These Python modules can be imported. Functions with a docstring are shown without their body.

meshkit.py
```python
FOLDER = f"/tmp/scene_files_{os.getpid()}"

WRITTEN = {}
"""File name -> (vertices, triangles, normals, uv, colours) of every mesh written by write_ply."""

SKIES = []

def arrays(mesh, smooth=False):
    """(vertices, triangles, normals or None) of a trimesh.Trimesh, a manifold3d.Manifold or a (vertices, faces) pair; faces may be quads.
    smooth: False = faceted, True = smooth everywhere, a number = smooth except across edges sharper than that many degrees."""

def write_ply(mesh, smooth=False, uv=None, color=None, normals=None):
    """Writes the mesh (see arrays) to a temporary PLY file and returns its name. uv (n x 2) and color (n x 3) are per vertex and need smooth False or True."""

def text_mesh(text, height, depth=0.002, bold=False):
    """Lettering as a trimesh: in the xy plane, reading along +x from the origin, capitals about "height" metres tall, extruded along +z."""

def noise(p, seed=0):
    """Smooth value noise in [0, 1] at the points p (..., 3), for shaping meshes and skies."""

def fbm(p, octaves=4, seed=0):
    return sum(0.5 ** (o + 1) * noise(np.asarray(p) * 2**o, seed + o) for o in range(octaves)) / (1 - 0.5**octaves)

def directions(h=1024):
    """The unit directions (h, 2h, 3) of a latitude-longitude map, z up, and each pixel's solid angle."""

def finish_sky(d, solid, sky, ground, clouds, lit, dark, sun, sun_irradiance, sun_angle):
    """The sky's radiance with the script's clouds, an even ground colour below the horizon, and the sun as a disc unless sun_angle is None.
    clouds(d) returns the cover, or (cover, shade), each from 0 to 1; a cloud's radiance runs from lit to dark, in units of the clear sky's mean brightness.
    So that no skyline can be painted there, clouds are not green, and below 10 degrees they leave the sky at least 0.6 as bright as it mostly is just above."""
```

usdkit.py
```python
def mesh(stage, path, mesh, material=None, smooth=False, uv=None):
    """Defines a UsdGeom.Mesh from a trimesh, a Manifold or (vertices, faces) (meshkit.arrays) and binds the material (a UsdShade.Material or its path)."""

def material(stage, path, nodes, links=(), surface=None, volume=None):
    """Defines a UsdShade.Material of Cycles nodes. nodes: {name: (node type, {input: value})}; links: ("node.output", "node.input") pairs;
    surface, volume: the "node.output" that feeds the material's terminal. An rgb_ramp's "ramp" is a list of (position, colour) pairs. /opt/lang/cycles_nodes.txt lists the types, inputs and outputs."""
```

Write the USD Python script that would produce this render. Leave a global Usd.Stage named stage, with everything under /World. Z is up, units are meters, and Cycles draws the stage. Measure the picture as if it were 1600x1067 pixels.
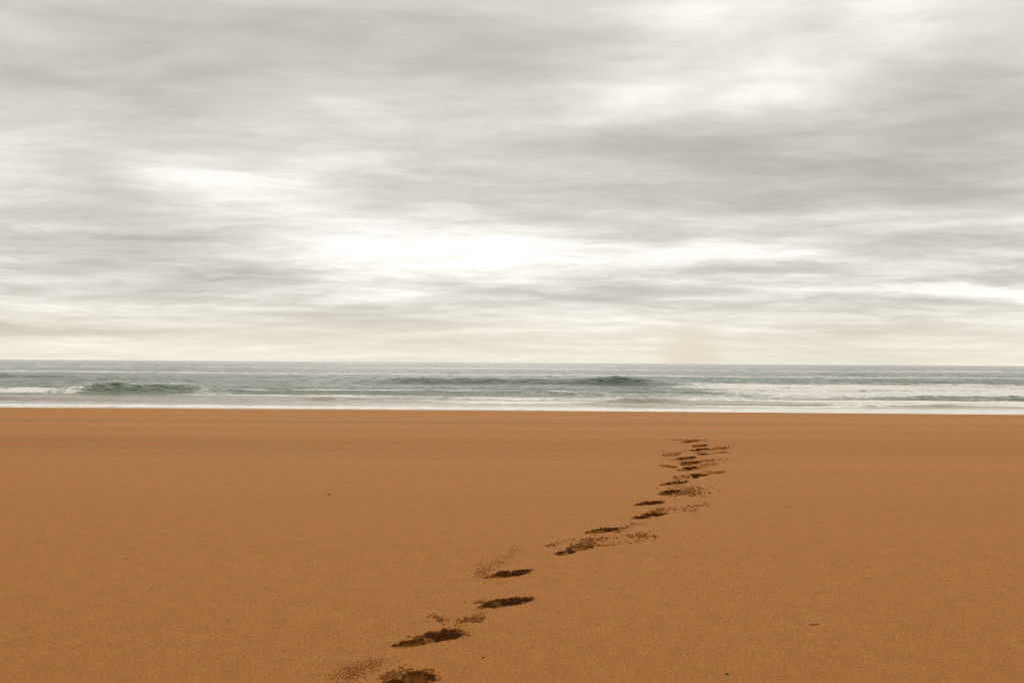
import math
import numpy as np
import trimesh
import usdkit
import meshkit
from pxr import Gf, Sdf, Usd, UsdGeom, UsdLux, UsdShade

stage = Usd.Stage.CreateInMemory()
UsdGeom.SetStageUpAxis(stage, UsdGeom.Tokens.z)
UsdGeom.SetStageMetersPerUnit(stage, 1.0)
UsdGeom.Xform.Define(stage, '/World')
UsdGeom.Scope.Define(stage, '/World/Looks')

# ------------------------------------------------------------------ camera
EYE = 1.05                      # metres above the sand
FPX = 1600 * 35.0 / 36.0        # focal length in pixels of the photograph
PITCH = math.degrees(math.atan((566.6 - 533.5) / FPX))
ROLL = math.degrees(math.atan(10.0 / 1600))
cam = UsdGeom.Camera.Define(stage, '/World/camera')
cam.CreateFocalLengthAttr(35.0)
cam.CreateHorizontalApertureAttr(36.0)
cam.CreateVerticalApertureAttr(36.0 * 682 / 1024)
cam.CreateClippingRangeAttr(Gf.Vec2f(0.05, 60000))
cam.CreateFStopAttr(8.0)
cam.CreateFocusDistanceAttr(7.0)
cam.CreateExposureAttr(0.0)
cam.AddTranslateOp().Set(Gf.Vec3d(0, 0, EYE))
cam.AddRotateXOp().Set(90.0 + PITCH)
cam.AddRotateZOp().Set(ROLL)


def horizon(px):
    return 561.6 + 10.0 * px / 1600


# ------------------------------------------------------------------ sky and sun
SUN_AZ, SUN_EL = math.radians(-5.0), math.radians(42.0)
SUN_INTENSITY, SUN_ANGLE = 0.20, 50.0
SKY_STRENGTH = 0.1
UNIT = 1.0 / SKY_STRENGTH       # a cloud of colour UNIT shows as white

# cloud lights and darks: pixel of the photograph turned to azimuth / elevation, half sizes, weight
CLOUDS = [
    (650, 402, 330, 74, .20), (555, 365, 180, 34, .12), (720, 430, 240, 30, .13), (720, 388, 460, 18, .08), (1010, 396, 480, 22, .07), (640, 456, 330, 14, .11), (1250, 352, 300, 16, .07), (420, 320, 200, 20, .07), (1480, 395, 260, 20, .08), (200, 455, 260, 12, .08), (400, 305, 190, 42, .22), (285, 268, 120, 40, .11),
    (90, 218, 130, 36, .10), (640, 262, 220, 40, .05), (1000, 150, 100, 40, .12), (1190, 146, 80, 16, .10),
    (1090, 95, 260, 110, .12), (1140, 388, 210, 30, .22), (900, 372, 160, 30, .10), (1070, 30, 100, 36, .14),
    (1385, 30, 110, 40, .14), (1300, 80, 240, 90, .10), (1570, 452, 170, 24, .26), (940, 172, 100, 26, .12),
    (880, 500, 300, 22, .08), (1240, 500, 200, 18, .10), (300, 492, 260, 20, .10), (60, 545, 300, 24, .06),
    (700, 75, 520, 90, -.18), (180, 120, 420, 110, -.15), (100, 318, 330, 60, -.15), (270, 388, 360, 30, -.16), (400, 432, 220, 20, -.14),
    (1330, 235, 460, 110, -.17), (1540, 180, 260, 100, -.13), (1010, 222, 260, 40, -.10), (1180, 300, 420, 44, -.11),
    (1250, 420, 170, 20, -.17), (1545, 434, 130, 12, -.16), (1260, 55, 120, 50, -.07), (420, 503, 240, 20, -.09), (10, 513, 60, 9, -.40),
    (125, 516, 120, 10, -.40), (880, 462, 200, 14, -.12), (270, 462, 330, 18, -.08), (960, 492, 220, 10, -.10), (1400, 470, 240, 16, -.07),
    (480, 40, 300, 60, -.04), (650, 480, 260, 12, -.07),
]
N, L = {}, []


def node(name, kind, **given):
    N[name] = (kind, {k: v for k, v in given.items() if not (isinstance(v, str) and '.' in v)})
    for k, v in given.items():
        if isinstance(v, str) and '.' in v:
            L.append((v, f'{name}.{k}'))
    return name


node('tc', 'texture_coordinate')
node('sep', 'separate_xyz', vector='tc.generated')
node('az', 'math', math_type='arctan2', value1='sep.x', value2='sep.y')
node('up', 'math', math_type='maximum', value1='sep.z', value2=0.0)
node('el', 'math', math_type='arcsine', value1='up.value')
# the cloud deck: a plane seen in perspective
node('dz', 'math', math_type='add', value1='up.value', value2=0.09)
node('qx', 'math', math_type='divide', value1='sep.x', value2='dz.value')
node('qy', 'math', math_type='divide', value1='sep.y', value2='dz.value')
node('q', 'combine_xyz', x='qx.value', y='qy.value', z=0.0)
node('qs', 'mapping', mapping_type='point', vector='q.vector', scale=(0.62, 1.0, 1.0), location=(3.1, 7.7, 0.4), rotation=(0, 0, 0.12))
node('n1', 'noise_texture', dimensions='3D', type='fBM', use_normalize=True, vector='qs.vector', scale=0.95, detail=8.0, roughness=0.56, distortion=0.3)
node('n2', 'noise_texture', dimensions='3D', type='fBM', use_normalize=True, vector='qs.vector', scale=3.0, detail=6.0, roughness=0.6, distortion=0.4)
# warp of the placed lights and darks
node('ae', 'combine_xyz', x='az.value', y='el.value', z=0.0)
node('wm', 'mapping', mapping_type='point', vector='ae.vector', scale=(9.0, 34.0, 1.0))
node('wn', 'noise_texture', dimensions='3D', type='fBM', use_normalize=True, vector='wm.vector', scale=1.0, detail=5.0, roughness=0.6)
node('wc', 'vector_math', math_type='subtract', vector1='wn.color', vector2=(0.5, 0.5, 0.5))
node('ws', 'vector_math', math_type='multiply', vector1='wc.vector', vector2=(0.12, 0.034, 0.0))
node('aw', 'vector_math', math_type='add', vector1='ae.vector', vector2='ws.vector')
last = None
for i, (px, py, rx, ry, w) in enumerate(CLOUDS):
    a = math.atan((px - 800) / FPX)
    e = math.atan((horizon(px) - py) / FPX * math.cos(a))
    node(f'm{i}', 'mapping', mapping_type='texture', vector='aw.vector', location=(a, e, 0), scale=(rx * 1.25 / FPX, ry * 1.25 / FPX, 1.0))
    node(f'g{i}', 'gradient_texture', gradient_type='spherical', vector=f'm{i}.vector')
    node(f'r{i}', 'map_range', range_type='smoothstep', value=f'g{i}.fac', from_min=0.0, from_max=1.0, to_min=0.0, to_max=w)
    if last:
        node(f's{i}', 'math', math_type='add', value1=last, value2=f'r{i}.result')
        last = f's{i}.value'
    else:
        last = f'r{i}.result'
node('k1', 'map_range', range_type='linear', value='n1.fac', from_min=0.25, from_max=0.75, to_min=-0.19, to_max=0.19)
node('k2', 'map_range', range_type='linear', value='n2.fac', from_min=0.25, from_max=0.75, to_min=-0.15, to_max=0.15)
node('sa', 'math', math_type='add', value1='k1.result', value2='k2.result')
# long thin streaks, stronger low down
node('tm', 'mapping', mapping_type='point', vector='aw.vector', scale=(3.2, 62.0, 1.0), location=(2.0, 5.0, 0.0))
node('tn', 'noise_texture', dimensions='3D', type='fBM', use_normalize=True, vector='tm.vector', scale=1.0, detail=5.0, roughness=0.6)
node('ta', 'map_range', range_type='smoothstep', value='el.value', from_min=0.03, from_max=0.30, to_min=0.85, to_max=0.10)
node('tb', 'math', math_type='subtract', value1='tn.fac', value2=0.5)
node('tt', 'math', math_type='multiply', value1='tb.value', value2='ta.result')
node('sd', 'math', math_type='add', value1='sa.value', value2='tt.value')
node('sb', 'math', math_type='add', value1='sd.value', value2=last)
node('sc', 'math', math_type='add', value1='sb.value', value2=0.462)
node('tone', 'rgb_ramp', fac='sc.value', interpolate=True, ramp=[
    (0.0, (.43, .413, .378)), (0.22, (.53, .508, .464)), (0.42, (.675, .650, .594)), (0.60, (.86, .834, .778)), (0.78, (1.07, 1.045, .98)), (1.0, (1.4, 1.38, 1.32))])
# paler and creamier air low down
node('low', 'map_range', range_type='smoothstep', value='el.value', from_min=0.0, from_max=0.075, to_min=0.62, to_max=0.0)
node('cream', 'mix_color', blend_type='mix', fac='low.result', a='tone.color', b=(.95, .895, .745))
# retouching smear added to the sky colour just above the horizon
sa = math.atan((1080 - 800) / FPX)
node('shm', 'mapping', mapping_type='texture', vector='ae.vector', location=(sa, math.atan((horizon(1080) - 552) / FPX * math.cos(sa)), 0), scale=(68 / FPX, 62 / FPX, 1.0))
node('shg', 'gradient_texture', gradient_type='spherical', vector='shm.vector')
node('shr', 'map_range', range_type='smoothstep', value='shg.fac', from_min=0.0, from_max=0.8, to_min=0.0, to_max=0.75)
node('sky_smear', 'mix_color', blend_type='mix', fac='shr.result', a='cream.result', b=(.78, .70, .585))
node('cu', 'vector_math', math_type='scale', vector1='sky_smear.result', scale=UNIT)
node('sky', 'sky_texture', sky_type='single_scattering', sun_disc=False, sun_elevation=SUN_EL, sun_rotation=SUN_AZ, aerosol_density=2.0)
node('mixsky', 'mix_color', blend_type='mix', fac=0.97, a='sky.color', b='cu.vector', use_clamp=False)
node('bg', 'background_shader', color='mixsky.result', strength=SKY_STRENGTH)
sky_mat = usdkit.material(stage, '/World/Looks/overcast_sky', N, L, surface='bg.background')
dome = UsdLux.DomeLight.Define(stage, '/World/sky')
dome.CreateIntensityAttr(1.0)
UsdShade.MaterialBindingAPI.Apply(dome.GetPrim()).Bind(sky_mat)
dome.GetPrim().SetCustomDataByKey('kind', 'structure')
dome.GetPrim().SetCustomDataByKey('label', 'overcast sky of grey streaked clouds, brightest above the sea')
dome.GetPrim().SetCustomDataByKey('category', 'sky')

sun = UsdLux.DistantLight.Define(stage, '/World/sun')
sun.CreateNormalizeAttr(True)
sun.CreateIntensityAttr(SUN_INTENSITY)
sun.CreateAngleAttr(SUN_ANGLE)
sun.CreateColorAttr(Gf.Vec3f(1.0, 0.95, 0.86))
# shines along -z: turn +z towards the sun
sun.AddRotateZOp().Set(-math.degrees(SUN_AZ))
sun.AddRotateXOp().Set(-(90.0 - math.degrees(SUN_EL)))

# ------------------------------------------------------------------ helpers
used = {}


def path_of(name, parent='/World'):
    k = used.get((parent, name), 0)
    used[(parent, name)] = k + 1
    return f'{parent}/{name}' + (f'_{k:03d}' if k else '')


def tag(prim, label=None, category=None, group=None, kind=None):
    for k, v in (('label', label), ('category', category), ('group', group), ('kind', kind)):
        if v:
            prim.SetCustomDataByKey(k, v)
    return prim


def primvar(mesh, name, values):
    UsdGeom.PrimvarsAPI(mesh).CreatePrimvar(name, Sdf.ValueTypeNames.FloatArray, 'vertex').Set(np.asarray(values, np.float32))


def smoothstep(a, b, x):
    t = np.clip((x - a) / (b - a), 0, 1)
    return t * t * (3 - 2 * t)


def fbm2(x, y, scale, octaves=4, seed=0):
    p = np.stack([np.asarray(x) * scale, np.asarray(y) * scale, np.full(np.shape(x), 0.37 + seed * 1.7)], -1)
    return meshkit.fbm(p, octaves, seed) - 0.5


SEA = -0.85


def ground(x, y):
    """Height of the undisturbed sand."""
    x, y = np.asarray(x, float), np.asarray(y, float)
    t = np.clip(y - 15.0, 0, None)
    z = -0.0372 * (np.sqrt(t * t + 4.0) - 2.0)
    # low terrace edge running along the beach
    edge = 11.75 + 0.35 * fbm2(x, y * 0, 0.12, 3, 4) - 0.012 * x
    z = z - 0.022 * smoothstep(-0.15, 0.5, y - edge) + 0.018 * smoothstep(1.0, 4.0, y - edge)
    z = z + 0.016 * fbm2(x * 0.35, y, 0.4, 3, 1) + 0.0016 * fbm2(x, y, 2.1, 3, 2)
    return z


def lip_line(x):
    """How far up the sand the last sheet of water runs."""
    return np.interp(x, [-60, -20, 0, 6.4, 12.5, 19, 60], [38.9, 38.9, 39.6, 38.1, 36.9, 36.0, 35.8]) + .5 * fbm2(x, np.zeros_like(x), .2, 4, 61)


def pix(px, py):
    """The points of the sand under pixels of the photograph."""
    px, py = np.asarray(px, float), np.asarray(py, float)
    c, s = math.cos(math.radians(PITCH)), math.sin(math.radians(PITCH))
    r = math.radians(ROLL)
    u, v = (px - 800) / FPX, -(py - 533.5) / FPX
    u, v = u * math.cos(r) - v * math.sin(r), u * math.sin(r) + v * math.cos(r)
    dx, dy, dz = u, c - v * s, s + v * c
    z = np.zeros_like(u)
    for _ in range(24):
        t = (z - EYE) / dz
        z = 0.5 * z + 0.5 * ground(t * dx, t * dy)
    return t * dx, t * dy


# ------------------------------------------------------------------ materials
DRY, DAMP_SHADE = (.464, .169, .029), (.092, .0325, .0070)  # second: damp sand, deepened to carry the shade inside the prints


def sand_material(name, with_damp_shade):
    n, l = {}, []

    def nd(nm, kind, **given):
        n[nm] = (kind, {k: v for k, v in given.items() if not (isinstance(v, str) and '.' in v)})
        for k, v in given.items():
            if isinstance(v, str) and '.' in v:
                l.append((v, f'{nm}.{k}'))
    nd('geo', 'geometry')
    nd('grain', 'noise_texture', dimensions='3D', type='fBM', vector='geo.position', scale=85.0, detail=5.0, roughness=0.9)
    nd('grainr', 'rgb_ramp', fac='grain.fac', ramp=[(0.30, (.25, .22, .20)), (0.42, (.72, .70, .68)), (0.50, (1.0, 1.0, 1.0)), (0.60, (1.28, 1.29, 1.32)), (0.72, (2.0, 2.1, 2.3))])
    nd('mott', 'noise_texture', dimensions='3D', type='fBM', vector='geo.position', scale=9.0, detail=5.0, roughness=0.65)
    nd('mottr', 'rgb_ramp', fac='mott.fac', ramp=[(0.3, (.90, .89, .88)), (0.7, (1.10, 1.10, 1.11))])
    nd('bm', 'mapping', mapping_type='point', vector='geo.position', scale=(0.05, 0.75, 0.0))
    nd('band', 'noise_texture', dimensions='3D', type='fBM', vector='bm.vector', scale=1.0, detail=4.0, roughness=0.6)
    nd('bandr', 'rgb_ramp', fac='band.fac', ramp=[(0.32, (.83, .81, .76)), (0.68, (1.15, 1.165, 1.19))])
    nd('gs0', 'separate_xyz', vector='geo.position')
    nd('bandw', 'map_range', range_type='smoothstep', value='gs0.y', from_min=7.0, from_max=16.0, to_min=0.12, to_max=1.0)
    # flecks of dark grit
    nd('fleck', 'voronoi_texture', dimensions='3D', feature='f1', vector='geo.position', scale=22.0, randomness=1.0)
    nd('fleckr', 'rgb_ramp', fac='fleck.distance', ramp=[(0.0, (.42, .36, .32)), (0.045, (.55, .5, .46)), (0.07, (1, 1, 1)), (1.0, (1, 1, 1))])
    nd('c1', 'mix_color', blend_type='multiply', fac=1.0, a=DRY, b='grainr.color', use_clamp=False)
    nd('c2', 'mix_color', blend_type='multiply', fac=1.0, a='c1.result', b='mottr.color', use_clamp=False)
    nd('c3', 'mix_color', blend_type='multiply', fac='bandw.result', a='c2.result', b='bandr.color', use_clamp=False)
    nd('c4', 'mix_color', blend_type='multiply', fac=0.8, a='c3.result', b='fleckr.color', use_clamp=False)
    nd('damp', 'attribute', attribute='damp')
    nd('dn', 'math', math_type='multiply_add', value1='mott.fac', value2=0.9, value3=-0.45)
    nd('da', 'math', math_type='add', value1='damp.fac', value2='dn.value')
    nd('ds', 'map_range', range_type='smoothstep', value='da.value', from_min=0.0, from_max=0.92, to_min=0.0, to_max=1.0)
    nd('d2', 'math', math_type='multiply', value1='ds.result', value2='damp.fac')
    nd('dc', 'mix_color', blend_type='multiply', fac=0.8, a=DAMP_SHADE, b='grainr.color', use_clamp=False)
    nd('c5', 'mix_color', blend_type='mix', fac='ds.result' if with_damp_shade else 'damp.fac', a='c4.result', b='dc.result', use_clamp=False)
    # relief: grains, plus faint wind ripples
    nd('b1', 'bump', height='grain.fac', strength=0.8, distance=0.006)
    nd('rm', 'mapping', mapping_type='point', vector='geo.position', rotation=(0, 0, 0.42), scale=(1, 1, 1))
    nd('rip', 'wave_texture', wave_type='bands', bands_direction='y', profile='sine', vector='rm.vector', scale=1.7, distortion=6.0, detail=3.0, detail_scale=0.6)
    nd('gsep', 'separate_xyz', vector='geo.position')
    nd('rw1', 'map_range', range_type='smoothstep', value='gsep.y', from_min=6.5, from_max=9.5, to_min=0.0, to_max=0.30)
    nd('rw2', 'map_range', range_type='smoothstep', value='gsep.y', from_min=11.5, from_max=13.0, to_min=1.0, to_max=0.3)
    nd('ripw', 'math', math_type='multiply', value1='rw1.result', value2='rw2.result')
    nd('b2', 'bump', height='rip.fac', strength='ripw.value', distance=0.012, normal='b1.normal')
    nd('shw', 'math', math_type='multiply_add', value1='ds.result' if with_damp_shade else 'damp.fac', value2=-0.27, value3=0.27)
    nd('p', 'principled_bsdf', base_color='c5.result', roughness=0.8, specular_ior_level=0.03 if with_damp_shade else 0.05, sheen_weight='shw.value', sheen_roughness=0.45, sheen_tint=(1.0, .70, .38), diffuse_roughness=0.6, normal='b2.normal')
    return usdkit.material(stage, f'/World/Looks/{name}', n, l, surface='p.BSDF')


sand_mat = sand_material('dry_sand', False)
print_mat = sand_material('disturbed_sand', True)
crumb_mat = usdkit.material(stage, '/World/Looks/sand_crumb', {
    'geo': ('geometry', {}), 'n': ('noise_texture', {'scale': 45.0, 'detail': 3.0}),
    'r': ('rgb_ramp', {'ramp': [(0.3, (.12, .042, .007)), (0.7, (.32, .112, .015))]}),
    'p': ('principled_bsdf', {'roughness': 0.85, 'specular_ior_level': 0.15})},
    [('geo.position', 'n.vector'), ('n.fac', 'r.fac'), ('r.color', 'p.base_color')], surface='p.BSDF')
foam_mat = usdkit.material(stage, '/World/Looks/foam', {
    'geo': ('geometry', {}), 'm': ('mapping', {'mapping_type': 'point', 'scale': (1.0, 0.5, 1.0)}), 'n': ('noise_texture', {'scale': 2.6, 'detail': 6.0, 'roughness': 0.7}),
    'r': ('rgb_ramp', {'ramp': [(0.3, (.70, .67, .61)), (0.55, (.90, .87, .81))]}), 'b': ('bump', {'strength': 0.6, 'distance': 0.15}),
    'd': ('diffuse_bsdf', {}), 't': ('translucent_bsdf', {}), 'p': ('mix_closure', {'fac': 0.35})},
    [('geo.position', 'm.vector'), ('m.vector', 'n.vector'), ('n.fac', 'r.fac'), ('r.color', 'd.color'), ('r.color', 't.color'), ('n.fac', 'b.height'), ('b.normal', 'd.normal'), ('d.BSDF', 'p.closure1'), ('t.BSDF', 'p.closure2')], surface='p.closure')


def water_material():
    n, l = {}, []

    def nd(nm, kind, **given):
        n[nm] = (kind, {k: v for k, v in given.items() if not (isinstance(v, str) and '.' in v)})
        for k, v in given.items():
            if isinstance(v, str) and '.' in v:
                l.append((v, f'{nm}.{k}'))
    nd('geo', 'geometry')
    nd('sep', 'separate_xyz', vector='geo.position')
    nd('dm', 'map_range', range_type='linear', value='sep.y', from_min=38.0, from_max=138.0, to_min=0.0, to_max=1.0, clamp=True)
    nd('body', 'rgb_ramp', fac='dm.result', ramp=[(0.0, (.15, .112, .058)), (0.07, (.13, .10, .055)), (0.13, (.080, .080, .045)), (0.20, (.044, .068, .034)), (0.5, (.036, .062, .035)), (1.0, (.045, .058, .048))])
    nd('foam', 'attribute', attribute='foam')
    nd('fm', 'mapping', mapping_type='point', vector='geo.position', scale=(1.2, 1.0, 1.0))
    nd('fn', 'noise_texture', dimensions='3D', type='fBM', vector='fm.vector', scale=1.6, detail=7.0, roughness=0.72, distortion=0.5)
    nd('fa', 'math', math_type='add', value1='foam.fac', value2='fn.fac')
    nd('fs', 'map_range', range_type='smoothstep', value='fa.value', from_min=0.86, from_max=1.22, to_min=0.0, to_max=0.9)
    nd('r1m', 'mapping', mapping_type='point', vector='geo.position', scale=(0.55, 1.0, 1.0))
    nd('r1', 'noise_texture', dimensions='3D', type='fBM', vector='r1m.vector', scale=2.2, detail=5.0, roughness=0.6)
    nd('calm', 'map_range', range_type='linear', value='sep.y', from_min=43.0, from_max=58.0, to_min=0.03, to_max=1.0, clamp=True)
    nd('b1', 'bump', height='r1.fac', strength='calm.result', distance=0.30)
    nd('w', 'principled_bsdf', base_color='body.color', roughness=0.12, ior=1.33, specular_ior_level=0.5, normal='b1.normal')
    nd('f', 'principled_bsdf', base_color=(.90, .875, .81), roughness=0.6, normal='b1.normal')
    nd('mix', 'mix_closure', fac='fs.result', closure1='w.BSDF', closure2='f.BSDF')
    return usdkit.material(stage, '/World/Looks/sea_water', n, l, surface='mix.closure')


water_mat = water_material()

# ------------------------------------------------------------------ footprints: where they are
# heel pixel, toe pixel (photograph), width m, depth m, damp and painted shade 0..1, label
PRINTS = [
    ((612, 1070), (676, 1054), .125, .050, 1.0, 'deep dark footprint cut by the bottom edge, nearest of the trail'),
    ((622, 1009), (716, 988), .115, .042, 1.0, 'long slanted footprint with a thin pointed heel, just above the nearest one'),
    ((748, 950), (824, 934), .120, .042, 1.0, 'wide footprint with a ragged broken left end, below the print with a spray fan'),
    ((762, 903), (824, 891), .115, .040, 1.0, 'footprint with a fan of fine sand sprayed to its upper left'),
    ((872, 866), (922, 852), .105, .040, .95, 'footprint with a separate dark heel on the left and crumbs thrown right'),
    ((913, 834), (963, 825), .110, .038, .95, 'footprint with a thin drag of crumbs leading off its right toe'),
    ((992, 810), (1034, 802), .110, .038, .95, 'low footprint with a lump above its right end, under the solid dark leaf shaped one'),
    ((993, 790), (1034, 783), .115, .042, 1.0, 'solid dark leaf shaped footprint in the middle of the trail'),
    ((1034, 773), (1058, 766), .120, .038, .95, 'footprint whose right side breaks into a broad scatter of crumbs'),
    ((1034, 758), (1070, 752), .110, .034, .85, 'plain narrow footprint left of the trail, above the broad crumb scatter'),
    ((1076, 747), (1098, 740), .125, .040, .95, 'dark footprint with a pale scuffed print touching its left side'),
    ((1058, 750), (1072, 742), .100, .016, .45, 'pale scuffed footprint touching the left of a darker one'),
    ((1064, 736), (1092, 729), .120, .038, .95, 'footprint in the middle of the crowded far prints, nearest of a stacked pair'),
    ((1068, 727), (1086, 721), .120, .036, .95, 'small dark footprint in the crowded far prints, farther of a stacked pair'),
    ((1056, 719), (1086, 713), .110, .036, .90, 'twin lobed footprint at the left of the crowded far prints'),
    ((1090, 712), (1110, 707), .120, .036, .90, 'small ragged footprint at the right of the crowded far prints'),
    ((1077, 705), (1110, 700), .120, .036, .90, 'broad footprint near the far end of the trail'),
    ((1084, 699), (1100, 695), .120, .034, .85, 'thin dark footprint just beyond the broad one near the trail end'),
    ((1062, 693), (1092, 687), .130, .036, .85, 'farthest clear footprint, at the seaward end of the trail'),
    ((1033, 726), (1054, 731), .100, .018, .55, 'faint brown scuffed footprint left of the crowded far prints'),
    ((1096, 722), (1112, 718), .100, .016, .50, 'faint short scuffed footprint right of the stacked pair'),
    ((1108, 741), (1128, 736), .100, .018, .55, 'faint slanted footprint standing alone right of the trail'),
    ((1112, 703), (1136, 698), .110, .022, .60, 'smeared brown footprint at the far right of the trail'),
    ((1118, 709), (1136, 704), .100, .016, .55, 'thin scuffed footprint at the far right, below the smeared one'),
    ((1034, 714), (1062, 709), .100, .016, .45, 'faint smeared footprint at the far left of the crowded prints'),
    ((1094, 730), (1117, 724), .110, .014, .40, 'very pale scuffed footprint right of the nearest stacked one'),
    ((725, 971), (752, 965), .045, .014, .70, 'short brown toe scrape between the two slanted near footprints'),
]


class Foot:
    def __init__(self, spec, seed):
        (hx, hy), (tx, ty), self.w, self.depth, self.damp, self.label = spec
        a, b = np.array(pix(hx, hy)), np.array(pix(tx, ty))
        self.c, ax = (a + b) / 2, b - a
        self.len = float(np.clip(np.hypot(*ax), 0.12, 0.46))
        self.ax = ax / np.hypot(*ax)
        self.seed = seed
        self.depth *= .78 + .45 * float(smoothstep(5, 9, self.c[1]))

    def local(self, x, y):
        dx, dy = x - self.c[0], y - self.c[1]
        return dx * self.ax[0] + dy * self.ax[1], -dx * self.ax[1] + dy * self.ax[0]

    def outline(self, x, y):
        """Signed measure of the pressed sole: > 0 inside, in units of about a metre, with a broken edge."""
        s, t = self.local(x, y)
        h, w = self.len / 2, self.w * (.50 + .22 * float(smoothstep(6, 11, self.c[1])))
        if self.seed % 2:       # a foot set down flat: ball, heel and arch
            ball = 1 - np.hypot((s - .42 * h) / (.62 * h), (t - .006) / w)
            heel = 1 - np.hypot((s + .60 * h) / (.44 * h), (t + .004) / (.66 * w))
            arch = 1 - np.hypot(s / (.85 * h), t / (.46 * w))
            m = np.maximum(np.maximum(ball, heel), arch) * w
        else:                   # a dragged step: one long leaf with pointed ends
            m = w * (1 - np.clip(np.abs(s / h - .12) / 1.08, 0, 2) ** 1.7) - np.abs(t) * 1.05
        return m + (.026 * fbm2(x, y, 13, 2, self.seed) + .019 * fbm2(x, y, 55, 3, self.seed + 3)) * (.5 + .5 * self.damp)

    def relief(self, x, y):
        """(height over the sand, dampness with painted shade) of the disturbed sand: a shallow dent, a low broken rim, fine clods."""
        s, t = self.local(x, y)
        m = self.outline(x, y)
        d = self.depth
        n1 = fbm2(x, y, 20, 3, self.seed + 7)
        n2 = fbm2(x, y, 60, 3, self.seed + 9)
        crust = smoothstep(.02, .12, fbm2(s * .45, t, 26, 3, self.seed + 5))
        pit = smoothstep(-.012, .022, m)
        toe = .75 + .35 * smoothstep(-.3, .8, s / (self.len / 2))
        rim = np.exp(-((m + .012) / .014) ** 2) * np.clip(n1 * 2.4 + .15, 0, 1) * .22 * d
        z = pit * d * (-toe + .45 * crust + .42 * n1 + .30 * n2) + rim + .008 * n2 * np.exp(-(m / .03) ** 2)
        z = np.minimum(z, .16 * d) - .014 * smoothstep(-.022, -.040, m)
        wet_shade = smoothstep(-.015, .045, fbm2(s * .45, t, 17, 3, self.seed + 15) + .12 * fbm2(x, y, 70, 2, self.seed + 17))
        wet_shade = np.maximum(wet_shade, np.exp(-((m + .006) / .007) ** 2))  # dark outline along the pit edge, shade put into the colour
        damp = self.damp * smoothstep(-.018, -.004, m + .03 * n2) * (.44 + .56 * wet_shade)  # damp subsoil sand together with painted shade of the pit walls
        return z, damp


FLAT = (0, 1, 4, 6, 8, 10, 12, 13, 15, 16, 18)
feet = [Foot(p, 10 + 14 * i + (i in FLAT)) for i, p in enumerate(PRINTS)]

# ------------------------------------------------------------------ the beach
us = np.concatenate([-np.geomspace(60, .8, 26), np.linspace(-.78, -.12, 330), np.linspace(-.118, .36, 420), np.linspace(.362, .78, 210), np.geomspace(.8, 60, 26)])
ys = np.concatenate([[-90, -30, -10, -3, 0.5, 1.4], np.geomspace(1.9, 18, 780), np.geomspace(18.07, 62, 240)])
X = us[None, :] * (np.maximum(ys, 1.4)[:, None] + 2.0) * (0.75 if False else 1.0)
Y = np.repeat(ys[:, None], len(us), 1)


def grid_faces(nr, nc):
    i, j = np.meshgrid(np.arange(nr - 1), np.arange(nc - 1), indexing='ij')
    a = (i * nc + j).ravel()
    return np.vstack([np.stack([a, a + 1, a + nc + 1], 1), np.stack([a, a + nc + 1, a + nc], 1)])


def compact(v, f, *extra):
    keep = np.unique(f)
    remap = np.full(len(v), -1)
    remap[keep] = np.arange(len(keep))
    return (v[keep], remap[f], *(e[keep] for e in extra))


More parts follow.
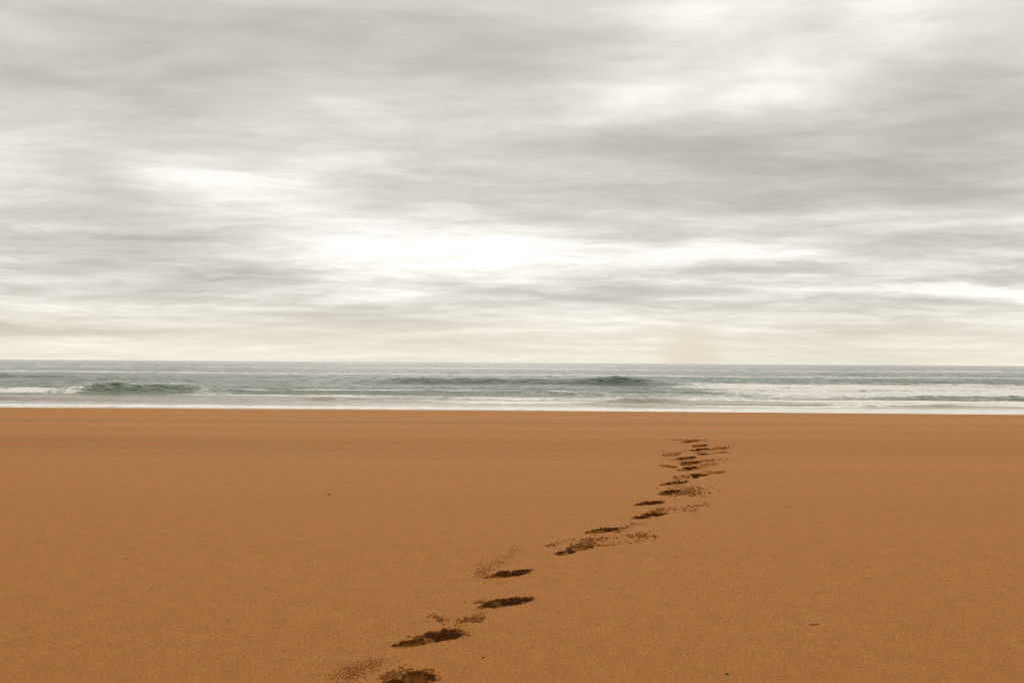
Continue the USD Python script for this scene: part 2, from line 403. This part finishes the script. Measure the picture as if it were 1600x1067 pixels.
Z = ground(X, Y)
inside = np.zeros(X.shape, bool)
for ft in feet:
    near = (np.abs(X - ft.c[0]) < .6) & (np.abs(Y - ft.c[1]) < .6)
    m = ft.outline(X[near], Y[near])
    hit = inside[near]
    inside[near] = hit | (m > -.006)
V = np.stack([X, Y, Z], -1).reshape(-1, 3)
F = grid_faces(len(ys), len(us))
F = F[~inside.ravel()[F].all(1)]
# lower the sand's own corners that lie over a print, so that the print shows
ins = inside.ravel()
V[ins, 2] -= .05
# damp stripes along the beach
yy, xx = V[:, 1], V[:, 0]
edge = 11.75 + 0.35 * fbm2(xx, yy * 0, 0.12, 3, 4) - 0.012 * xx
damp = .14 * smoothstep(-.25, .30, yy - edge) * (1 - smoothstep(1.2, 3.2, yy - edge))
damp += .10 * smoothstep(17, 18.5, yy) * (1 - smoothstep(19.5, 22, yy)) + .12 * smoothstep(27, 30, yy) * (1 - smoothstep(31, 34, yy))
damp += .8 * smoothstep(-.25, .15, yy - lip_line(xx))
damp = np.clip(damp, 0, 1)
V, F, damp = compact(V, F, damp)
beach = usdkit.mesh(stage, path_of('beach'), (V, F), sand_mat, smooth=True)
primvar(beach, 'damp', damp)
tag(beach.GetPrim(), 'wide smooth orange sand beach sloping gently to the sea', 'beach', kind='structure')

# ------------------------------------------------------------------ footprints
for i, ft in enumerate(feet):
    r = ft.len / 2 + .09
    step = .0055 if ft.c[1] < 7 else .008
    g = np.arange(-r, r + step, step)
    gw = np.arange(-ft.w / 2 - .09, ft.w / 2 + .09 + step, step)
    S, T = np.meshgrid(g, gw, indexing='ij')
    x = ft.c[0] + S * ft.ax[0] - T * ft.ax[1]
    y = ft.c[1] + S * ft.ax[1] + T * ft.ax[0]
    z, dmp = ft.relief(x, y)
    m = ft.outline(x, y)
    v = np.stack([x, y, ground(x, y) + z], -1).reshape(-1, 3)
    f = grid_faces(*S.shape)
    f = f[(m.ravel()[f] > -.040).all(1)]
    v, f, dmp = compact(v, f, dmp.ravel())
    c = np.array([ft.c[0], ft.c[1], float(ground(*ft.c))])
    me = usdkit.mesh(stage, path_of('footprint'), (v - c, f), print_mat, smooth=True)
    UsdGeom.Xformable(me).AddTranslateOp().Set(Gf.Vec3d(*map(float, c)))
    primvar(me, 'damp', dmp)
    tag(me.GetPrim(), ft.label, 'footprint', 'footprints leading to the sea')

# ------------------------------------------------------------------ kicked-up crumbs of damp sand
rng = np.random.default_rng(5)
# start pixel, end pixel, spread across (px: x, y), count, smallest and largest radius m
SPRAY = [
    ((748, 898), (808, 858), 7, 5, 620, .0012, .0032), ((760, 905), (748, 880), 8, 6, 240, .0012, .0034),
    ((525, 1062), (592, 1030), 14, 7, 700, .0012, .0030), ((540, 1050), (570, 1040), 12, 6, 200, .001, .003),
    ((676, 961), (690, 968), 3, 2, 40, .003, .007), ((692, 968), (715, 978), 14, 6, 90, .0015, .004),
    ((720, 970), (760, 958), 8, 2.5, 130, .0018, .005), ((742, 940), (780, 942), 5, 2, 70, .003, .008),
    ((596, 1060), (640, 1047), 6, 3, 110, .003, .009), ((645, 1052), (680, 1047), 5, 2, 40, .003, .007),
    ((858, 853), (866, 850), 5, 1.5, 36, .003, .007), ((870, 850), (895, 842), 6, 1.5, 40, .0018, .004),
    ((905, 852), (925, 842), 6, 3, 110, .004, .010), ((925, 843), (950, 840), 10, 2, 90, .002, .006),
    ((965, 832), (988, 818), 4, 1.4, 60, .003, .007), ((985, 820), (1002, 817), 8, 1.5, 30, .002, .005),
    ((980, 836), (1026, 838), 9, 3, 130, .003, .009), ((930, 852), (955, 851), 7, 1.5, 50, .003, .007),
    ((960, 850), (1000, 846), 14, 2, 40, .002, .006), ((1014, 802), (1036, 795), 4, 2, 90, .004, .010),
    ((1040, 798), (1100, 788), 8, 1.6, 110, .003, .008), ((1070, 798), (1085, 797), 8, 1.5, 24, .003, .007),
    ((1056, 772), (1085, 768), 10, 3, 260, .004, .011), ((1060, 762), (1102, 764), 12, 3, 130, .003, .008),
    ((1080, 775), (1100, 768), 9, 2, 60, .003, .008), ((1098, 736), (1128, 738), 6, 1.2, 40, .003, .008),
    ((1097, 720), (1128, 717), 6, 1, 60, .004, .009), ((1085, 706), (1135, 700), 8, 2, 150, .004, .010),
    ((1045, 687), (1105, 688), 10, 1.2, 150, .004, .010), ((1062, 682), (1103, 682), 9, 1.2, 26, .003, .007),
    ((1040, 712), (1064, 706), 6, 1.5, 120, .004, .009), ((1056, 718), (1110, 726), 12, 4, 160, .004, .010),
    ((826, 893), (828, 897), 3, 1.5, 12, .002, .005), ((620, 1008), (660, 1006), 6, 2, 50, .002, .006), ((700, 984), (724, 990), 5, 3, 90, .002, .006),
]
lump = trimesh.creation.icosphere(0)
PX, PY, RR = [], [], []
for (a, b, sx, sy, cnt, r0, r1) in SPRAY:
    t = rng.random(cnt)
    PX.append(a[0] + (b[0] - a[0]) * t + rng.standard_t(4, cnt) * sx * .8)
    PY.append(a[1] + (b[1] - a[1]) * t + rng.standard_t(4, cnt) * sy * .65)
    RR.append(r0 * .75 * (r1 / r0) ** (rng.random(cnt) ** 2.6))
PX, PY, RR = (np.concatenate(q) for q in (PX, PY, RR))
# crumbs broken off the rims of the prints
QX, QY, QR = [], [], []
for f_ in feet:
    n_ = int(450 * f_.damp ** 2)
    s_, t_ = rng.uniform(-.62, .62, n_) * f_.len, rng.normal(size=n_) * f_.w * .75
    x_, y_ = f_.c[0] + s_ * f_.ax[0] - t_ * f_.ax[1], f_.c[1] + s_ * f_.ax[1] + t_ * f_.ax[0]
    m_ = f_.outline(x_, y_)
    near_ = (m_ < -.004) & (m_ > -.012 - .03 * rng.random(n_) ** 2) & (fbm2(x_, y_, 14, 2, f_.seed + 21) > -.02)
    QX.append(x_[near_]), QY.append(y_[near_])
    QR.append(.0016 * (5.0 ** (rng.random(near_.sum()) ** 2)) * (1 + .5 * float(smoothstep(5, 10, f_.c[1]))))
ok = (PY > 676) & (PY < 1085)
CX, CY = pix(PX[ok], PY[ok])
CX, CY, RR = np.concatenate([CX, *QX]), np.concatenate([CY, *QY]), np.concatenate([RR[ok] * 1.3, *QR])
free = np.ones(len(CX), bool)
for f_ in feet:
    q = (np.abs(CX - f_.c[0]) < .35) & (np.abs(CY - f_.c[1]) < .35)
    free[q] &= f_.outline(CX[q], CY[q]) < -.006
CX, CY, RR = CX[free], CY[free], RR[free]
CZ = ground(CX, CY)
vs, fs = [], []
for k, (x, y, z, r) in enumerate(zip(CX, CY, CZ, RR)):
    v = lump.vertices * (1 + .5 * (rng.random((12, 1)) - .5)) * r * np.array([1.0 + rng.random() * .8, 1.0, .7])
    th = rng.random() * 6.28
    v = v @ np.array([[math.cos(th), -math.sin(th), 0], [math.sin(th), math.cos(th), 0], [0, 0, 1]])
    vs.append(v + [x, y, z + r * .3])
    fs.append(lump.faces + 12 * k)
crumbs = usdkit.mesh(stage, path_of('sand_crumbs'), (np.vstack(vs), np.vstack(fs)), crumb_mat, smooth=False)
tag(crumbs.GetPrim(), 'dark moist crumbs of sand scattered beside the footprints', 'sand crumbs', kind='stuff')

# ------------------------------------------------------------------ small debris on the open sand
def debris(px, py, length, width, turn, colour, label, name, cat):
    x, y = pix(px, py)
    m = trimesh.creation.icosphere(2)
    v = np.array(m.vertices)
    n = fbm2(v[:, 0] * 1.3 + px, v[:, 1] * 1.3 + v[:, 2], 1.7, 3, int(px)) * .8
    v = v * (1 + n)[:, None] * [length / 2, width / 2, width / 3]
    v[:, 2] += .12 * length * (v[:, 0] / length) ** 2
    c, s = math.cos(turn), math.sin(turn)
    v = v @ np.array([[c, s, 0], [-s, c, 0], [0, 0, 1]])
    mat = usdkit.material(stage, f'/World/Looks/{name}_{int(px)}', {
        'n': ('noise_texture', {'scale': 120.0, 'detail': 3.0}), 'r': ('rgb_ramp', {'ramp': [(0.3, tuple(.6 * k for k in colour)), (0.7, colour)]}),
        'p': ('principled_bsdf', {'roughness': 0.9, 'specular_ior_level': 0.05})}, [('n.fac', 'r.fac'), ('r.color', 'p.base_color')], surface='p.BSDF')
    me = usdkit.mesh(stage, path_of(name), (v, m.faces), mat, smooth=True)
    UsdGeom.Xformable(me).AddTranslateOp().Set(Gf.Vec3d(x, y, float(ground(x, y)) + width * .2))
    tag(me.GetPrim(), label, cat)


debris(196, 873, .024, .009, .1, (.30, .27, .23), 'small blue grey shell fragment lying alone on the left sand', 'shell_fragment', 'shell')
debris(514, 773, .028, .011, -.3, (.05, .03, .02), 'tiny dark pebble alone on the sand left of the trail', 'pebble', 'pebble')
debris(1272, 976, .040, .006, .05, (.07, .04, .02), 'thin dark twig lying on the open sand at right', 'twig', 'twig')
debris(1136, 1053, .016, .007, .3, (.04, .03, .025), 'tiny dark pebble near the bottom edge right of the trail', 'pebble', 'pebble')
debris(755, 1027, .010, .007, .3, (.07, .035, .015), 'tiny dark grit pebble right of the nearest footprint', 'pebble', 'pebble')

# ------------------------------------------------------------------ the sea
su = np.concatenate([-np.geomspace(25, .72, 24), np.linspace(-.70, .70, 900), np.geomspace(.72, 25, 24)])
sy_ = np.concatenate([np.linspace(34.6, 72, 350), np.geomspace(72.2, 125, 170), np.geomspace(125.6, 900, 300), np.geomspace(905, 30000, 70)])
SX = su[None, :] * sy_[:, None]
SY = np.repeat(sy_[:, None], len(su), 1)


def crest(y, y0, front, back):
    d = y - y0
    return np.exp(-np.where(d < 0, (d / front) ** 2, (d / back) ** 2))


def span(x, x0, x1, soft):
    return smoothstep(x0 - soft, x0 + soft, x) * (1 - smoothstep(x1 - soft, x1 + soft, x))


def sea_surface(x, y):
    far = smoothstep(50, 140, y)
    foam = np.zeros_like(x)
    # long crested swell and chop, fading into the shallows
    z = far * (.55 * fbm2(x * .16, y, .085, 3, 21) + .30 * fbm2(x * .4, y, .30, 3, 22))
    chop = .36 * fbm2(x * .25, y, .75, 3, 23) + .10 * fbm2(x * .5, y, 2.3, 2, 24)
    w1 = fbm2(x, y * 0, .05, 3, 31) * 6
    jag = fbm2(x, y * 0, .55, 3, 32)
    # the breaking wave at the left and its unbroken shoulder running right
    y0 = 58.0 + .5 * w1
    h = (.31 + .10 * jag) * span(x, -25.4, -18.2, 1.4) + .24 * span(x, -70, 5, 5) * (1 + .5 * jag)
    c = crest(y, y0, .80, 3.6)
    z = z + h * c
    broke = span(x, -80, -24.2, 1.2) + .75 * span(x, -18.6, -15.6, .8) * (1 + jag)
    foam = np.maximum(foam, broke * (np.exp(-((y - y0 + 1.2) / 2.4) ** 2)) * (.74 + .7 * fbm2(x * .6, y, .9, 3, 72)))
    foam = np.maximum(foam, span(x, -17, 8, 3) * np.exp(-((y - y0 - .6) / .95) ** 2) * (.82 + .5 * jag))
    white = broke * np.exp(-((y - y0 + 1.2) / 1.7) ** 2)
    z = z + np.clip(white, 0, 1.2) * (.10 + .30 * fbm2(x, y, 1.3, 4, 71))
    breaking = (x > -25.2) & (x < -15.4) & (y > y0 - 2.6) & (y < y0 + 3.2)
    # green swell farther out, right of the middle
    y1 = 86.5 + .7 * w1
    h1 = (.32 + .15 * jag) * span(x, 6.5, 11.5, 2.4) + .46 * span(x, -13, 15, 5) * (1 + .6 * jag)
    z = z + h1 * crest(y, y1, .75, 5)
    swell = (x > -7) & (x < 15.5) & (y > y1 - 3.2) & (y < y1 + 4.5)
    # small swell far left
    y2 = 99.0 + .6 * w1
    z = z + .36 * span(x, -56, -43, 5) * (1 + .7 * jag) * crest(y, y2, 1.1, 5)
    small = (x > -58) & (x < -41) & (y > y2 - 3.5) & (y < y2 + 5)
    calm = 1 - .85 * np.clip(crest(y, y0 - .5, 1.6, 1.2) * span(x, -70, 2.5, 5) + crest(y, y1 - .7, 2.2, 1.5) * span(x, -12, 15, 6), 0, 1)
    z = z + chop * calm * (.20 * smoothstep(41, 45, y) + .80 * smoothstep(46, 64, y))
    # brown wavelet close to the beach, right of the middle
    y3 = 46.0 + .35 * w1 + .02 * (x - 4)
    h3 = (.24 + .12 * jag) * span(x, 4.6, 8.2, 1.2) + .08 * span(x, 3, 22, 3) * (1 + 1.4 * jag)
    z = z + h3 * crest(y, y3, .55, 1.8)
    wavelet = (x > 3.4) & (x < 11.5) & (y > y3 - 1.2) & (y < y3 + 2.2)
    # brown bore at the left
    y4 = 46.6 + .35 * w1
    h4 = .14 * span(x, -30, -4, 4) * (1 + 1.8 * jag) + .06 * span(x, -10.6, -7.8, 1.2)
    z = z + h4 * crest(y, y4, .5, 1.6)
    foam = np.maximum(foam, span(x, -40, 3, 3) * np.exp(-((y - y4 - 2.6) / 1.9) ** 2) * .36)
    # thin bores over the shallows at the right
    for yy0, xa, xb, hh, s in ((57.5, 2, 40, .10, 41), (53.8, 20, 60, .12, 42), (51.0, -35, 4, .07, 43), (66, 4, 50, .09, 44), (72, -30, 30, .10, 45)):
        yk = yy0 + fbm2(x, y * 0, .06, 3, s) * 5
        z = z + hh * span(x, xa, xb, 3) * (1 + 1.2 * fbm2(x, y * 0, .3, 3, s + 5)) * crest(y, yk, .5, 2.2)
        foam = np.maximum(foam, span(x, xa, xb, 3) * np.exp(-((y - yk - 1.2) / 1.0) ** 2) * (.34 + .5 * fbm2(x, y * 0, .4, 3, s + 6)))
    # foam left on the water of the surf zone, thin streaks farther out
    lace = fbm2(x * .22, y, .42, 4, 51)
    foam = np.maximum(foam, (.44 + 1.5 * lace) * smoothstep(41, 45, y) * (1 - smoothstep(56, 80, y)) * (.75 + .5 * smoothstep(0, 20, x)))
    foam = np.maximum(foam, (.70 + .7 * lace) * span(x, 12, 200, 7) * smoothstep(52, 60, y) * (1 - smoothstep(85, 115, y)))
    streak = fbm2(x * .05, y, .045, 3, 52)
    foam = np.maximum(foam, .56 * smoothstep(.07, .20, streak) * smoothstep(80, 120, y))
    # the last thin sheet that runs up the sand, with a lip of foam
    lip = lip_line(x)
    foam = np.maximum(foam, (.50 + .35 * fbm2(x, y * 0, .5, 3, 68)) * np.exp(-((y - lip - .5) / .5) ** 2))
    foam = np.maximum(foam, (.56 + .6 * fbm2(x * .12, y, .6, 3, 66)) * smoothstep(0, .9, y - lip) * (1 - smoothstep(42.4, 45.4, y + 3 * fbm2(x * .3, y, .2, 3, 67))))
    # no foam on the steep brown faces of the little waves
    face = crest(y, y3 - .35, .7, .5) * span(x, 3.8, 14, 1.5) + .9 * crest(y, y4 - .3, .7, .5) * span(x, -28, -5, 3)
    foam = foam * (1 - .95 * np.clip(face * 1.3, 0, 1))
    thin = (ground(x, y) + .006) * 1.0
    z = np.where(y < 44, np.maximum(SEA + z, thin - .05 * smoothstep(.15, -.35, y - lip)), SEA + z)
    return z, foam, dict(breaking=breaking, swell=swell, small=small, wavelet=wavelet, white=(white > .42) & (x > -60) & (y < y0 + 1.4)), (y0, h)


SZ, FOAM, ZONES, _ = sea_surface(SX, SY)
SV = np.stack([SX, SY, SZ], -1).reshape(-1, 3)
SF = grid_faces(len(sy_), len(su))
kind = np.zeros(SX.size, int)
for k, nm in enumerate(('breaking', 'swell', 'small', 'wavelet', 'white'), 1):
    kind[ZONES[nm].ravel()] = k
fk = kind[SF].max(1)
fk[(kind[SF] == 0).any(1)] = 0
fk[(fk == 5) & (kind[SF] != 5).any(1)] = 1
FO = FOAM.ravel()
# smooth normals over the whole sheet, so that the pieces join without a seam
_, _, NRM = meshkit.arrays((SV, SF), True)


def water(name, sel, parent='/World', mat=water_mat):
    v, f, n, fo = compact(SV, SF[sel], NRM, FO)
    me = usdkit.mesh(stage, path_of(name, parent), (v, f), mat)
    me.CreateNormalsAttr(n.astype(np.float32))
    me.SetNormalsInterpolation('vertex')
    primvar(me, 'foam', fo)
    return me


tag(water('sea', fk == 0).GetPrim(), 'grey green sea with foam streaks reaching to the horizon', 'sea', kind='structure')
bw = UsdGeom.Xform.Define(stage, path_of('breaking_wave')).GetPrim()
tag(bw, 'dark green breaking wave with white water and a spray plume at left', 'wave')
water('wave_face', fk == 1, str(bw.GetPath()))
water('white_water', fk == 5, str(bw.GetPath()))
tag(water('swell', fk == 2).GetPrim(), 'dark green unbroken swell rising beyond the surf, right of the middle', 'wave')
tag(water('swell', fk == 3).GetPrim(), 'small dark swell far out near the left edge of the sea', 'wave')
tag(water('wavelet', fk == 4).GetPrim(), 'low brown wavelet close to the sand, right of the middle', 'wave')


def blobs(points, radii, seed, squash=.8):
    g = np.random.default_rng(seed)
    m = trimesh.creation.icosphere(0)
    V_, F_, a = [], [], 0
    for p, r in zip(points, radii):
        v = m.vertices * (1 + .5 * (g.random((len(m.vertices), 1)) - .5)) * r * [1.2, 1.0, squash]
        V_.append(v + p)
        F_.append(m.faces + a)
        a += len(v)
    return np.vstack(V_), np.vstack(F_)


# the spray thrown up by the lip
g = np.random.default_rng(8)


def on_water(x, y):
    return sea_surface(np.asarray(x, float), np.asarray(y, float))[0]


def crest_line(x):
    return sea_surface(np.asarray(x, float), np.full(np.shape(x), 58.0))[3][0]


t = g.random(170)
bx = -23.2 + g.normal(size=170) * (.10 + .22 * (1 - t))
by = crest_line(bx) + .1 + g.normal(size=170) * .12
bz = on_water(bx, by) - .03 + .20 * t ** 1.3
tag(usdkit.mesh(stage, path_of('spray', str(bw.GetPath())), blobs(np.stack([bx, by, bz], 1), g.uniform(.015, .05, 170), 5, 1.0), foam_mat, smooth=True).GetPrim(), kind='stuff')
